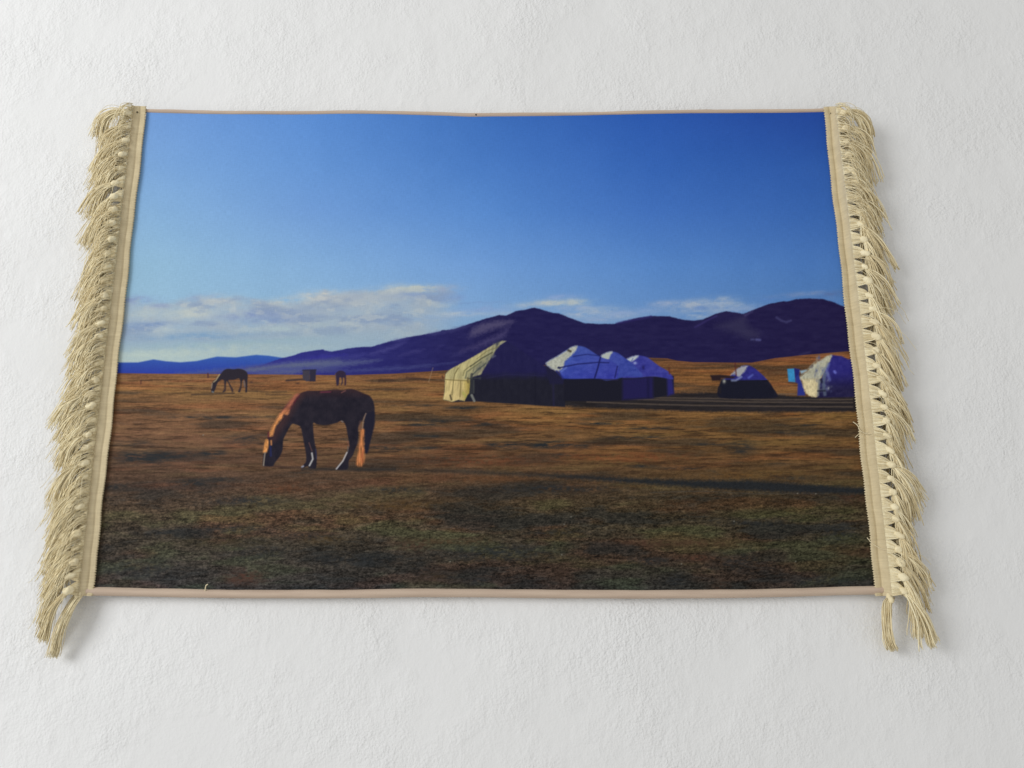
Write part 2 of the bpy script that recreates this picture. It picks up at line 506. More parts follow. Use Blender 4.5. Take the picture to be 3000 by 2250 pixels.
    for p, w, c, a in [(z8((1620,315),(1650,335),(1690,348),(1720,338)), 5, (78,78,122), .6), (z8((1445,470),(1460,470)), 5, (86,88,136), .6),
                       (z8((1480,470),(1505,472)), 6, (96,98,152), .7), (z8((1050,380),(1130,335),(1200,300)), 5, (58,50,104), .7),
                       (z8((500,352),(640,322),(740,305)), 6, (52,44,104), .6), (z8((1400,300),(1450,272)), 5, (74,68,110), .6), (z8((1780,580),(1850,560)), 4, (60,56,92), .5)]:
        stroke(p, w, c, 3, a, wob=1)

    # --- the plain
    hx = [280, 359, 560, 700, 1016, 1153, 1301, 1500, 1904, 1955, 1985, 2030, 2201, 2269, 2359, 2472, 2560]
    hy = [1096, 1096, 1096.5, 1097, 1099.5, 1095, 1085, 1075, 1047, 1049, 1056, 1060.5, 1063, 1050, 1041, 1033, 1028]
    hor = np.interp(PX, hx, hy)
    g = sstep(-1.2, 1.5, PY-hor)
    yy = [1030, 1100, 1150, 1200, 1270, 1340, 1420, 1500, 1580, 1660, 1740]
    cl = np.array([(116,82,58),(120,84,58),(122,89,58),(114,83,58),(108,78,58),(90,67,52),(80,62,50),(72,60,48),(64,57,48),(58,53,48),(50,49,50)], float)
    cr = np.array([(112,76,52),(124,84,50),(122,85,54),(115,83,50),(106,78,48),(97,71,46),(72,58,42),(62,54,40),(56,50,40),(52,47,40),(46,46,44)], float)
    def tabcol(tb): return np.stack([np.interp(PY, yy, tb[:, k]) for k in range(3)], -1)
    mix = sstep(500, 2300, PX)[..., None]
    base = tabcol(cl)*(1-mix)+tabcol(cr)*mix
    fa = sstep(1130, 1230, PY); nb = sstep(1330, 1500, PY)      # far -> middle -> near ground
    def lv(sx, sy, seed, o=4, gg=0.55):
        f = fbm(PX/sx[0], PY/sy[0], o, seed, gg)*(1-fa)+fbm(PX/sx[1], PY/sy[1], o, seed+1, gg)*fa
        return f*(1-nb)+fbm(PX/sx[2], (PY+PX*0.03)/sy[2], o, seed+2, gg)*nb
    s1 = lv((62, 60, 34), (3.0, 4.6, 6.0), 41, 4, 0.68)         # long grass streaks
    s2 = lv((190, 230, 210), (13, 24, 46), 47)                   # broad patches
    s4 = lv((220, 260, 240), (16, 30, 50), 53)
    s3 = 0.55*fbm(PX/12.0, PY/3.4, 3, 59, 0.8)+0.45*fbm(PX/4.0, PY/3.2, 2, 66, 0.9)                         # grain
    near = sstep(1330, 1560, PY)
    k = 1 + (s1-0.5)*(0.50+0.25*sstep(1120, 1220, PY)+0.10*near) + (s3-0.5)*(0.40+1.75*near) + (s2-0.5)*(0.50+0.35*near)
    base = base*np.clip(k, 0.35, 1.9)[..., None]
    gr = (sstep(0.50, 0.68, s2)*(0.3+0.5*near))[..., None]
    base = base*(1-gr) + gr*base*np.array([0.88, 1.0, 0.88])
    rd = (sstep(0.52, 0.70, s4)*(0.35+0.25*near))[..., None]
    base = base*(1-rd) + rd*base*np.array([1.20, 0.98, 0.92])
    dkm = (sstep(0.54, 0.70, 1-s2+0.3*(s1-0.5))*(0.35+0.12*near))[..., None]
    base = base*(1-dkm) + dkm*np.array([40, 44, 46.])*np.clip(1+(s3-0.5)*0.9, .6, 1.5)[..., None]
    dks = (sstep(0.57, 0.70, 1-s1)*(0.28+0.27*sstep(1130, 1220, PY))*(1-near))[..., None]
    base = base*(1-dks) + dks*np.array([60, 44, 34.])
    lay(g, base)
    # brighter grass line under the horizon haze
    lay(g*(1-sstep(0, 10, PY-hor))*0.5, (104, 70, 52))
    # named dark hollows
    for cx, cy, rx, ry, a in [(425,1342,95,15,.85),(500,1335,60,10,.6),(605,1328,60,8,.75),(640,1225,36,5,.85),(560,1223,70,3,.6),(720,1222,90,3,.5),(732,1288,70,14,.6),(400,1300,70,8,.4),
                              (1253,1233,95,5,.75),(1230,1245,60,4,.7),(1400,1242,50,5,.7),(1470,1305,45,9,.85),(1633,1303,105,10,.85),(1640,1332,40,4,.5),(1250,1277,50,4,.7),(1130,1313,70,8,.6),(1250,1313,50,5,.6),(1355,1194,38,4,.8),(1220,1188,60,3,.6),
                              (1770,1240,60,3.5,.8),(1900,1253,70,4,.7),(1870,1282,80,5,.7),(2080,1302,50,4,.7),(2180,1318,36,14,.6),(1880,1365,34,4,.85),(1990,1372,50,4,.85),(2340,1246,60,3,.7),(2330,1268,70,4,.6),(2180,1300,40,10,.5),
                              (1615,1432,170,13,.8),(1163,1436,90,8,.7),(560,1415,60,9,.85),(640,1405,70,6,.6),(720,1468,110,11,.8),(340,1425,50,10,.6),(690,1550,120,10,.6),(1460,1620,180,22,.75),(1060,1640,120,22,.6),(420,1670,110,28,.6),
                              (1620,1560,120,12,.5),(2200,1530,120,12,.55),(1900,1645,60,12,.6),(1400,1700,60,12,.6),(2170,1650,90,25,.6),(2450,1560,60,30,.6),(2420,1700,120,18,.6),(760,1620,90,22,.5),(480,1560,90,12,.5),(1980,1700,40,20,.6),(1230,1670,60,20,.4),
                              (2330,1400,60,6,.7),(900,1570,120,10,.5),(980,1640,50,14,.5)]:
        blob(cx, cy, rx*1.05, ry*1.15, (40, 43, 46), a*(0.85 if cy < 1390 else 0.62), nz=0.95, seed=int(cx+cy) % 89, sx=26 if cy < 1390 else 11, sy=5, p=1.0)
    # redder / yellower tussock patches
    for cx, cy, rx, ry, c, a in [(1400,1350,160,14,(112,66,46),.5),(1830,1340,180,12,(118,68,44),.5),(840,1430,70,14,(100,62,42),.5),(1430,1405,90,8,(100,66,42),.5),(720,1690,50,18,(78,54,46),.75),(700,1700,40,10,(84,58,48),.5),
                                 (2030,1590,120,9,(74,54,42),.6),(2040,1634,50,7,(86,58,46),.7),(1300,1586,140,8,(80,60,44),.6),(1210,1600,50,14,(76,52,44),.5),(600,1290,150,14,(108,76,58),.4),(2500,1460,40,10,(74,50,42),.6),
                                 (1170,1480,120,12,(86,64,38),.6),(960,1580,60,10,(84,66,42),.6),(650,1590,120,12,(66,60,42),.5),(1280,1690,60,14,(66,54,42),.5),(2110,1720,30,18,(70,52,42),.6),(2500,1620,50,10,(66,50,38),.5),(1900,1590,90,9,(72,50,42),.5),
                                 (850,1345,160,16,(96,66,52),.4),(2200,1390,180,12,(112,80,44),.45),(1650,1680,40,18,(64,50,42),.5),(2050,1500,40,10,(72,54,44),.5)]:
        blob(cx, cy, rx*1.15, ry*1.3, c, a*0.7, nz=0.9, seed=int(cx*3+cy) % 83, sx=12, sy=5, p=1.0)
    # long shadow lying over the grass
    z3 = Zm(1720, 1150, 2.698)
    poly([(1150,1378),(1200,1374),(1362,1373),(1450,1380),(1540,1385),(1640,1388)]+z3((0,655),(400,680),(800,695),(1300,695),(1600,718),(2150,755),(2300,765),(2300,812),(2160,805),(1700,795),(1200,770),(800,745),(400,718),(0,690))+[(1600,1398),(1480,1391),(1362,1388),(1250,1383)],
         lambda x, y: np.array([34, 38, 43.])*(0.8+0.4*fbm(x/5, y/3.4, 3, 67, 0.7))[..., None], 6, lambda x, y: 0.35+0.55*sstep(1180, 1900, x), wob=4)
    for p in (z3((500,790),(900,780),(1300,800),(1900,800)),):
        stroke(p, 2.5, (66,66,64), 2, .6, wob=2)
    # shadow of the round tents, with the light strips between
    poly([(1640,1160),(1800,1160),(1990,1150),(2110,1150),(2110,1158),(2270,1155),(2330,1163),(2560,1163),(2560,1210)]+z3((2090,158),(1500,155),(900,150),(400,130),(0,115))+[(1640,1188)], lambda x, y: np.array([38, 36, 40.])*(0.75+0.5*fbm(x/40, y/3.2, 3, 69, 0.7))[..., None], 4, .95, wob=2)
    for p, a in [(z3((0,72),(350,86),(850,100),(1300,108),(1700,114),(2080,120)), .8), (z3((330,50),(900,64),(1300,76),(1700,80),(2080,86)), .8), (z3((500,38),(1000,47),(1400,58),(2080,62)), .8), (z3((1510,14),(1650,15)), .9)]:
        stroke(p, 2.8, (104,90,78), 2.4, a, wob=0.8)
    # little dark marks on the plain
    zq = Zm(560, 1050, 4.424)
    stroke(zq((20,475),(330,463),(560,455)), 4, (58,46,40), 3, .85, wob=1)
    for p in (zq((850,428),(1000,440)), zq((1060,440),(1240,435)), zq((980,468),(1300,475)), zq((740,425),(860,430))):
        stroke(p, 3.5, (72,56,44), 3, .75, wob=1)
    stroke(zq((1240,290),(1440,275),(1600,292)), 5, (52,42,46), 2.5, .9)
    stroke([(415,1117),(450,1117)], 1.5, (70,50,42), 2, .8); stroke([(417,1117),(417,1126)], 3, (74,46,44), 2, .8)
    for x, y in ((738,1121),(873,1124)): blob(x, y, 5, 3, (76,54,46), .9)
    stroke(z7((580,872),(640,866),(700,870)), 4, (62,46,42), 3, .9); stroke(z7((805,848),(860,852),(960,862)), 4, (66,48,44), 3, .85)
    stroke(z7((1018,768),(985,882)), 1.6, (150,128,104), 2, .7)
    stroke(z7((1095,835),(1100,850)), 4, (70,46,40), 2, .8)

    # --- big round tent
    b = Zm(1270, 970, 5.53)
    big = b((160,1110),(175,1000),(185,850),(190,700),(250,630),(450,520),(650,410),(850,290),(1000,200),(1120,150),(1180,158),(1300,225),(1500,360),(1800,555),(2050,720),(2105,770),(2130,1000),(2135,1225),(1800,1210),(1500,1190),(1100,1165),(700,1140),(500,1145),(300,1148))
    poly(big, lambda x, y: np.array([35, 33, 72.])+sstep(1085, 1118, y+(fbm(x/20, y/20, 2, 76)-0.5)*10)[..., None]*np.array([-1, 1, -26.]) + ((fbm(x/10, y/16, 3, 77)-0.5)*7)[..., None], 2)
    lit = b((160,1110),(175,1000),(185,850),(190,700),(250,630),(450,520),(650,410),(850,290),(1000,200),(1120,150),(1180,158),(1090,205),(1010,300),(950,410),(870,520),(800,640),(770,700),(640,740),(600,780),(590,900),(580,1000),(530,1070),(505,1135),(400,1115),(300,1148))
    def lcol(x, y):
        t = sstep(1106, 1118, y)[..., None]
        c = np.array([174, 164, 118.])*(1-t)+np.array([198, 178, 124.])*t
        dkn = sstep(1345, 1378, x-(1180-y)*0.0)[..., None]*t
        c = c*(1-dkn)+np.array([160, 142, 76.])*dkn
        side = sstep(-8, 14, (x-1404)*0.62+(y-1050)*0.5)[..., None]*(1-t)
        c = c*(1-side*.55)+np.array([120, 122, 104.])*side*.55
        f = fbm((x+y*0.2)/5, y/26, 3, 79)
        return c*(0.80+0.40*f)[..., None]
    poly(lit, lcol, 2, wob=0.8)
    for _ in range(30):
        q = RNG.rand(); xx = 1390+q*70+RNG.normal()*6; yy = 1100-q*95+RNG.normal()*6
        blob(xx, yy, RNG.uniform(2, 5), RNG.uniform(3, 9), [(84,88,92),(112,112,98),(58,60,76)][RNG.randint(3)], RNG.uniform(.2, .5), rot=.5, nz=.6, seed=_, sx=5, sy=6)
    for p, w, c, a in [(b((400,600),(345,690),(325,800),(300,1030)), 3, (104,94,62), .85), (b((600,560),(500,640),(480,720)), 3, (108,104,72), .8),
                       (b((440,810),(430,1060)), 3, (112,98,56), .7), (b((270,1040),(290,1110)), 5, (64,56,42), .8), (b((210,810),(205,1000)), 2, (150,136,90), .6),
                       (b((950,345),(780,440),(600,570)), 3.5, (74,74,58), .85), (b((1060,250),(870,320),(700,450)), 2, (112,104,66), .7),
                       (b((850,520),(700,640),(640,700)), 4, (70,76,74), .8), (b((770,500),(640,590),(540,660),(520,760)), 4, (92,94,76), .7),
                       (b((620,700),(610,780),(610,1060)), 8, (52,54,58), .75), (b((190,785),(350,795),(545,805)), 2, (104,92,56), .9), (b((560,770),(760,760)), 2.5, (56,60,58), .9),
                       (b((555,760),(560,830)), 5, (96,84,58), .8), (b((650,800),(650,1000)), 5, (76,80,76), .6), (b((620,1040),(660,1130)), 7, (132,134,126), .8),
                       (b((960,420),(1000,400)), 5, (86,90,112), .6), (b((790,620),(690,690)), 6, (126,120,102), .7), (b((480,1000),(520,1060)), 7, (160,158,84), .7),
                       (b((1090,210),(1150,165)), 3, (150,148,130), .8), (b((860,760),(1200,700),(1800,720)), 2.5, (44,42,78), .5), (b((1650,740),(1650,1190)), 4, (28,28,40), .6), (b((1940,780),(1950,1200)), 6, (40,38,66), .6)]:
        stroke(p, w, c, 1.8, a)

    # --- blue tents behind
    c4 = Zm(1570, 970, 4.916)
    def bl(r, g_, b_, s): return lambda x, y: np.array([r, g_, b_], float)+((fbm(x/12, y/8, 3, s)-0.5)*26)[..., None]
    poly(c4((130,470),(420,640),(440,760),(200,760)), (34,33,58), 3)
    poly(c4((400,640),(1160,650),(1560,650),(1990,640),(1992,905),(1700,960),(1400,985),(1000,1010),(400,1000)), (30,30,42), 2)
    poly(c4((1250,690),(1690,650),(1690,960),(1250,985)), (37,33,80), 5, .9)
    poly(c4((1890,640),(1965,640),(1992,900),(1900,930)), (44,41,108), 4, .9)
    poly(c4((1600,660),(1640,660),(1640,960),(1600,965)), (30,28,62), 3, .8)
    y4 = c4((1310,405),(1380,365),(1480,345),(1600,370),(1660,410),(1780,500),(1900,570),(1962,640),(1975,690),(1700,650),(1400,670),(1200,640))
    poly(y4, bl(58,60,142,81), 2, smooth=True)
    poly(c4((1310,405),(1380,365),(1480,347),(1445,400),(1370,435),(1340,425)), (176,184,186), 3, wob=1.5, smooth=True)
    stroke(c4((1400,390),(1380,425)), 2.5, (80,90,150), 1.5, .7)
    blob(*c4((1430,456))[0], 5, 4, (150,160,205), .9)
    blob(*c4((1550,520))[0], 4, 7, (34,32,86), .8)
    y3 = c4((935,365),(1000,315),(1080,290),(1180,310),(1280,380),(1350,430),(1450,520),(1540,650),(1300,645),(1150,690),(950,680))
    poly(y3, bl(58,70,150,83), 2, smooth=True)
    poly(c4((935,365),(1000,310),(1105,292),(1075,350),(1050,400),(1000,412)), (170,176,170), 3, wob=1.5, smooth=True)
    y2 = c4((145,465),(300,360),(450,260),(520,220),(600,205),(700,222),(800,280),(930,365),(1080,420),(1180,500),(1190,600),(1150,690),(850,680),(400,682),(340,580),(300,570))
    poly(y2, lambda x, y: np.stack([64-(y-1015)*0.08, 84-(y-1015)*0.16-(x-1640)*0.05, 158-(x-1640)*0.03], -1)+((fbm(x/14, y/9, 3, 85)-0.5)*26)[..., None], 2, smooth=True)
    poly(c4((145,465),(300,360),(470,255),(500,225),(600,207),(570,280),(490,370),(420,430),(400,510),(350,560),(300,572)), lambda x, y: np.array([170,172,160.])*(0.86+0.28*fbm(x/6, y/6, 3, 87))[..., None], 3, wob=1.5, smooth=True)
    for p, w, c, a in [(c4((320,525),(380,515),(600,470),(900,445),(1050,452)), 3.5, (30,34,92), .9), (c4((545,358),(740,328),(920,352)), 3, (32,38,100), .8),
                       (c4((932,372),(890,540),(848,670)), 4.5, (28,30,84), .9), (c4((1176,505),(1140,665)), 3.5, (30,32,88), .85), (c4((470,270),(500,285)), 7, (66,60,54), .85),
                       (c4((330,520),(345,530)), 6, (36,40,70), .8), (c4((370,575),(440,520)), 5, (104,122,190), .6), (c4((440,470),(500,380)), 7, (66,88,172), .6),
                       (c4((300,572),(400,682)), 6, (40,44,110), .7), (c4((1922,530),(1926,612)), 3, (92,44,40), .9), (c4((400,690),(1160,695)), 3, (26,26,44), .7), (c4((930,690),(1180,700)), 3, (60,52,92), .4)]:
        stroke(p, w, c, 1.8, a)

    # --- right-hand camp
    r5 = Zm(2020, 970, 4.424)
    poly(r5((410,650),(540,570),(620,490),(720,445),(800,460),(900,530),(1020,650),(1080,740),(1130,860),(390,860)), lambda x, y: np.where((y < 1114)[..., None], np.array([47, 46, 122.]), np.array([29, 29, 42.]))*(0.85+0.3*fbm(x/8, y/8, 3, 91))[..., None], 2, wob=.6, smooth=True)
    poly(r5((410,620),(560,630),(700,640),(900,640),(1000,700),(1100,860),(400,860)), (28,29,42), 5, .85)
    poly(r5((530,575),(620,490),(720,447),(750,458),(700,540),(640,590),(590,560)), (156,156,160), 3, wob=2, smooth=True)
    stroke(r5((550,640),(600,640),(670,595)), 5, (140,152,190), 3, .8); stroke(r5((765,605),(815,570)), 5, (92,104,184), 3, .8)
    poly(r5((268,570),(400,565),(600,590),(570,612),(410,610),(400,640),(295,642)), (44,33,36), 2.2, wob=.6)
    blob(*r5((450,650))[0], 4.5, 6, (160,160,150), .95); poly(r5((370,725),(410,720),(410,810),(375,805)), (36,33,40), 2)
    stroke(r5((590,415),(605,570)), 3.5, (82,42,44), 2, .85)
    poly(r5((1260,495),(1350,490),(1366,668),(1276,660)), lambda x, y: np.array([58,136,186.])*(0.9+0.2*fbm(x/9, y/9, 2, 93))[..., None], 1.8)
    poly(r5((1352,488),(1420,505),(1410,580),(1480,760),(1490,840),(1390,840),(1395,690),(1366,668)), (44,52,128), 2.5)
    poly(r5((1352,488),(1420,505),(1405,570),(1366,600)), (34,38,104), 2.5, .9)
    poly(r5((1420,520),(1500,508),(1520,520),(1440,560)), (140,166,184), 2.5)
    stroke(r5((1280,672),(1380,685)), 3, (70,50,50), 2, .8)
    poly(r5((1640,870),(1660,700),(1740,520),(1815,320),(1950,338),(2030,380),(2260,380),(2260,870)), lambda x, y: np.array([46, 43, 116.])+sstep(1085, 1150, y)[..., None]*np.array([-9, -9, -48.])+((fbm(x/10, y/10, 3, 95)-0.5)*16)[..., None], 2.5)
    poly(r5((1425,605),(1520,520),(1560,465),(1700,370),(1780,325),(1822,320),(1815,380),(1780,440),(1745,520),(1700,600),(1665,690),(1645,850),(1550,850),(1480,780),(1450,660)),
         lambda x, y: (np.array([170,168,148.])*(1-sstep(1106,1120,y))[..., None]+np.array([204,190,150.])*sstep(1106,1120,y)[..., None])*(0.84+0.32*fbm(x/5, y/9, 3, 97))[..., None], 3, wob=2.5, smooth=True)
    for _ in range(46):
        q = RNG.rand(); xx = 2385+RNG.uniform(0, 60)*(0.4+0.6*q)-10*q; yy = 1050+q*100
        blob(xx, yy, RNG.uniform(2, 5), RNG.uniform(3, 8), [(150,154,160),(104,112,150),(74,80,120),(132,138,146)][RNG.randint(4)], RNG.uniform(.2, .55), nz=.6, seed=_, sx=5, sy=5)
    for p, w, c, a in [(r5((1670,640),(1650,840)), 6, (120,124,122), .8), (r5((1740,560),(1720,700),(1740,830)), 9, (92,104,122), .7), (r5((1790,440),(1760,520),(1800,640)), 8, (100,108,168), .6), (r5((1860,535),(1870,550)), 7, (110,116,200), .8),
                       (r5((1690,640),(1700,670)), 6, (34,36,54), .9), (r5((1650,782),(1740,780)), 4, (30,32,46), .9), (r5((1430,590),(1600,420),(1640,390)), 3, (150,152,140), .6), (r5((1480,630),(1650,628)), 2, (160,148,116), .6),
                       (r5((1560,480),(1580,460)), 6, (90,84,90), .7), (r5((1690,580),(1780,430)), 5, (112,122,136), .6)]:
        stroke(p, w, c, 2.5, a, wob=1)

    # --- small far horse, cabin, second horse, figure
    far_horse = zq((370,230),(430,160),(480,140),(560,145),(620,138),(680,150),(725,180),(740,220),(735,300),(730,440),(708,440),(710,330),(690,280),(668,300),(660,370),(640,440),(615,435),(640,370),(645,310),(625,265),(560,282),(490,287),(512,340),(552,410),(542,442),(520,400),(482,312),(462,302),(457,380),(450,430),(415,442),(435,400),(435,320),(430,288),(400,282),(350,322),(325,390),(300,440),(270,440),(268,380),(288,310),(330,270))
    poly(far_horse, (42, 37, 46), 1.8, smooth=True)
    for p, w, c, a in [(zq((375,215),(330,285),(300,310)), 3.2, (172,156,118), .9), (zq((280,330),(272,390)), 2.5, (170,150,124), .8), (zq((690,300),(702,370)), 3, (96,100,120), .7), (zq((282,436),(292,442)), 4, (118,130,134), .8),
                       (zq((445,340),(440,430)), 3, (86,60,50), .6), (zq((655,340),(630,430)), 2.5, (78,58,50), .6), (zq((520,370),(545,425)), 3, (84,60,50), .6), (zq((225,205),(228,250)), 4.5, (74,44,48), .9)]:
        stroke(p, w, c, 1.8, a)
    poly(zq((1448,155),(1540,150),(1540,296),(1500,300),(1450,268)), (62,58,70), 1.8); poly(zq((1540,150),(1622,148),(1616,296),(1540,300)), (46,43,60), 1.8)
    stroke(zq((1450,155),(1620,150)), 2.5, (40,38,58), 1.8, .9)
    poly(zq((1870,205),(1890,180),(1920,162),(1970,165),(2005,200),(2010,340),(1990,348),(1990,262),(1968,252),(1967,320),(1945,348),(1956,290),(1945,252),(1925,252),(1915,340),(1890,352),(1880,290),(1874,240)), (48,39,58), 1.8, smooth=True)
    stroke(zq((1872,205),(1878,280)), 2.5, (112,84,76), 1.8, .7); stroke(zq((1998,260),(1998,340)), 3, (82,48,46), 1.8, .6)

    # --- the grazing horse
    h = Zm(720, 1100, 5.267)
    stroke(h((880,1445),(1300,1448),(1700,1455),(2300,1450)), 8, (44,42,42), 4, .8, wob=2)
    stroke(h((300,1395),(600,1410),(880,1425)), 5, (58,44,42), 4, .7, wob=2)
    body = h((880,265),(960,240),(1100,240),(1250,232),(1400,218),(1500,232),(1560,215),(1640,212),(1720,235),(1820,280),(1920,325),(1975,420),(1990,540),(1960,640),(1860,590),(1800,690),(1740,800),(1740,920),(1720,1060),(1680,1160),(1650,1240),(1590,1320),(1570,1445),(1400,1450),(1420,1400),(1500,1320),(1570,1180),(1600,1080),(1570,900),(1545,780),(1490,700),(1400,735),(1240,768),(1100,755),(1045,735),(1045,850),(1060,1000),(1085,1130),(1098,1200),(1092,1400),(1070,1440),(980,1430),(960,1400),(900,1420),(860,1425),(900,1370),(930,1330),(930,1200),(900,1050),(870,880),(840,790),(760,755),(720,750),(680,800),(620,910),(580,1000),(570,1150),(520,1260),(450,1350),(420,1400),(300,1400),(265,1390),(275,1200),(280,1050),(340,980),(370,900),(440,760),(540,580),(620,470),(740,360),(800,300))
    poly(body, lambda x, y: np.array([36, 33, 43.])+((fbm(x/14, y/14, 3, 99)-0.5)*14)[..., None]*np.array([1.2, 1, .9])+((1-sstep(1140, 1175, y))*(0.5+fbm(x/18, y/9, 3, 98)))[..., None]*np.array([16, 5, 1.]), 2, smooth=True)
    poly(h((1860,590),(1960,560),(1992,560),(1988,760),(1940,960),(1895,1150),(1868,1205),(1838,1190),(1820,1000),(1815,850),(1830,700)), (33,32,46), 2.5, wob=1, smooth=True)
    poly(h((1775,840),(1832,840),(1828,1000),(1832,1200),(1838,1300),(1795,1395),(1740,1405),(1700,1370),(1715,1270),(1740,1150),(1760,980)),
         lambda x, y: np.array([176,112,70.])*(0.62+0.7*fbm(x/2.6, y/16, 2, 101))[..., None], 3.4, wob=1.2, smooth=True)
    stroke(h((1820,1150),(1790,1250),(1800,1340)), 4, (160,82,56), 3, .6)
    stroke(h((1855,590),(1815,700),(1800,815)), 2.6, (138,118,108), 2, .85); stroke(h((1770,720),(1765,820)), 7, (98,72,66), 3, .6)
    stroke(h((830,310),(720,480),(600,680),(480,860),(420,960)), 16, (92,54,48), 14, .55)
    poly(h((790,285),(830,290),(790,350),(740,420),(700,500),(655,600),(590,610),(560,670),(500,740),(450,840),(420,930),(360,940),(380,860),(440,740),(520,610),(600,500),(700,380),(770,300)),
         lambda x, y: (np.array([152,90,72.])*(1-sstep(1180,1235,y))[..., None]+np.array([194,130,78.])*sstep(1190,1225,y)[..., None])*(0.78+0.44*fbm((x+y)/4, (x-y)/9, 3, 103))[..., None], 3.6, wob=1.6, smooth=True)
    poly(h((310,990),(345,985),(357,1050),(342,1150),(320,1195),(273,1185),(280,1080)), lambda x, y: np.array([196,134,78.])*(0.75+0.5*fbm(x/4, y/6, 2, 105))[..., None], 2.8, wob=.8, smooth=True)
    for p, w, c, a in [(h((300,1195),(288,1290),(278,1390)), 3.4, (152,140,124), .9), (h((395,1010),(398,1070)), 4.5, (190,128,80), .9), (h((352,880),(356,965)), 3.5, (88,34,48), .8), (h((345,970),(420,960)), 3, (40,28,40), .9), (h((385,1100),(390,1240)), 6, (36,42,88), .7),
                       (h((1562,1190),(1500,1320),(1400,1442)), 4, (176,172,172), .95), (h((1022,1200),(1036,1290),(985,1390)), 4.6, (176,174,172), .95), (h((978,1040),(1022,1165)), 2.4, (112,78,74), .8), (h((870,1410),(888,1402)), 5, (152,152,164), .9),
                       (h((1572,1020),(1592,1085)), 2.4, (124,84,74), .8), (h((1575,1100),(1580,1170)), 3, (92,98,104), .6), (h((1160,262),(1310,256)), 4, (108,48,66), .75), (h((1480,268),(1540,238)), 2.6, (126,80,74), .8), (h((1310,240),(1500,228)), 2, (70,46,46), .7),
                       (h((750,420),(830,320)), 3, (72,26,44), .7), (h((700,520),(770,400)), 3, (84,38,48), .6), (h((1480,705),(1500,720)), 3, (118,122,132), .7), (h((1080,1140),(1092,1280)), 2, (60,66,110), .6), (h((1700,240),(1920,325)), 2, (56,38,40), .6)]:
        stroke(p, w, c, 1.8, a)

    # --- light specks in the near grass
    for _ in range(70):
        x = RNG.uniform(300, 2540); y = 1390+330*RNG.rand()**0.8
        blob(x, y, 1.5, 1.3, (88, 86, 80), RNG.uniform(.2, .6))
    for x, y in ((1646,1625),(1996,1652),(2150,1527),(1319,1645),(2335,1446),(1673,1514),(1653,1536),(597,1275),(2388,1447),(2330,1645)):
        blob(x, y, 2.2, 2.0, (128, 126, 116), .8)

paint()

INK = 0.86       # paper-white level of the print under the room's light
lin = np.clip(IMG, 0, 255)/255
lin = np.where(lin <= 0.04045, lin/12.92, ((lin+0.055)/1.055)**2.4)
lin = np.clip(lin/INK - 0.007, 0.002, 0.9)

# ------------------------------------------------------------------ the wall hanging
root = bpy.data.objects.new('wall_hanging', None)
COL.objects.link(root)
root['label'] = 'fringed fabric wall hanging printed with grazing horse, round tents and mountains'
root['category'] = 'wall hanging'

co = np.stack([GX-0.45, -GAP-cloth_d(GX, GZ), Z0+GZ], -1)
cm = grid_mesh(co, 'printed_cloth')
ca = cm.color_attributes.new('print', 'FLOAT_COLOR', 'POINT')
ca.data.foreach_set('color', np.concatenate([lin, np.ones((NY, NX, 1))], -1).reshape(-1).astype(np.float32))
cloth = link('printed_cloth', cm, M_PRINT, root)
cloth['label'] = 'printed picture of a dark horse grazing before round tents under blue sky'

# --- bindings along the upper and lower edge
def binding(name, top):
    n = 420
    xs = np.linspace(-0.022, W+0.022, n)
    k = 15
    ph = np.linspace(0, 1, k)
    co = np.zeros((k, n, 3))
    for j, p in enumerate(ph):
        a = p*math.pi*1.25 - 0.25*math.pi if not top else p*math.pi*1.2
        if top:
            hgt = 0.0056; dep = 0.0030
            zz = ztop(xs) + hgt*(0.5 - 0.5*np.cos(a)) - 0.0006
            dd = -0.0012 + dep*np.sin(a)
        else:
            hgt = 0.0098; dep = 0.0056
            a = p*math.pi*1.3
            zz = zbot(xs) + 0.0008 - hgt*(0.5 - 0.5*np.cos(a))
            dd = -0.0012 + dep*np.sin(a)
        wob = (fbm(xs*26+3, xs*0+j*0.25, 3, 14 if top else 15)-0.5)
        dd = dd + cloth_d(np.clip(xs, 0, W), zz) + wob*0.0012
        zz = zz + wob*0.0009
        co[j, :, 0] = xs-0.45; co[j, :, 1] = -GAP-dd; co[j, :, 2] = Z0+zz
    o = link(name, grid_mesh(co, name, flip=not top), M_BIND, root)
    o['label'] = 'thin beige binding tape along the upper edge' if top else 'rounded pinkish beige binding along the lower edge'
binding('edge_binding', True)
binding('edge_binding', False)

# --- ribbed fringe bands at the two sides
INNER = {-1: ((437, 318), (280.5, 1746)), 1: ((2405.5, 318), (2558.5, 1746))}
OUTER = {-1: ((391, 316), (229, 1744)), 1: ((2450, 316), (2616, 1744))}
CURL = {-1: 0.0034, 1: 0.0150}
def lerp2(ab, t): return (ab[0][0]+(ab[1][0]-ab[0][0])*t, ab[0][1]+(ab[1][1]-ab[0][1])*t)
def prof(side, s):
    """lift of the band over the cloth across its width, s = 0 inner .. 1 outer"""
    lip = 0.0034 if side < 0 else 0.0036
    if s < 0.40: return lip + 0.0004*math.sin(s/0.40*math.pi)
    u = (s-0.40)/0.60
    return lip - 0.0010*math.exp(-(u/0.10)**2) + CURL[side]*u**1.25

def band_pt(side, s, t, lift=0.0):
    d = prof(side, s) + lift
    d += 0.0016*math.sin(t*9.0+side) * s
    # place from the drawing so that the seen width is right at its lift
    xi, zi = T(*lerp2(INNER[side], t), d)
    xo, zo = T(*lerp2(OUTER[side], t), d)
    return xi+(xo-xi)*s, zi+(zo-zi)*s, d + float(cloth_d(np.array(xi if 0 <= xi <= W else np.clip(xi, 0, W)), np.array(zi)))

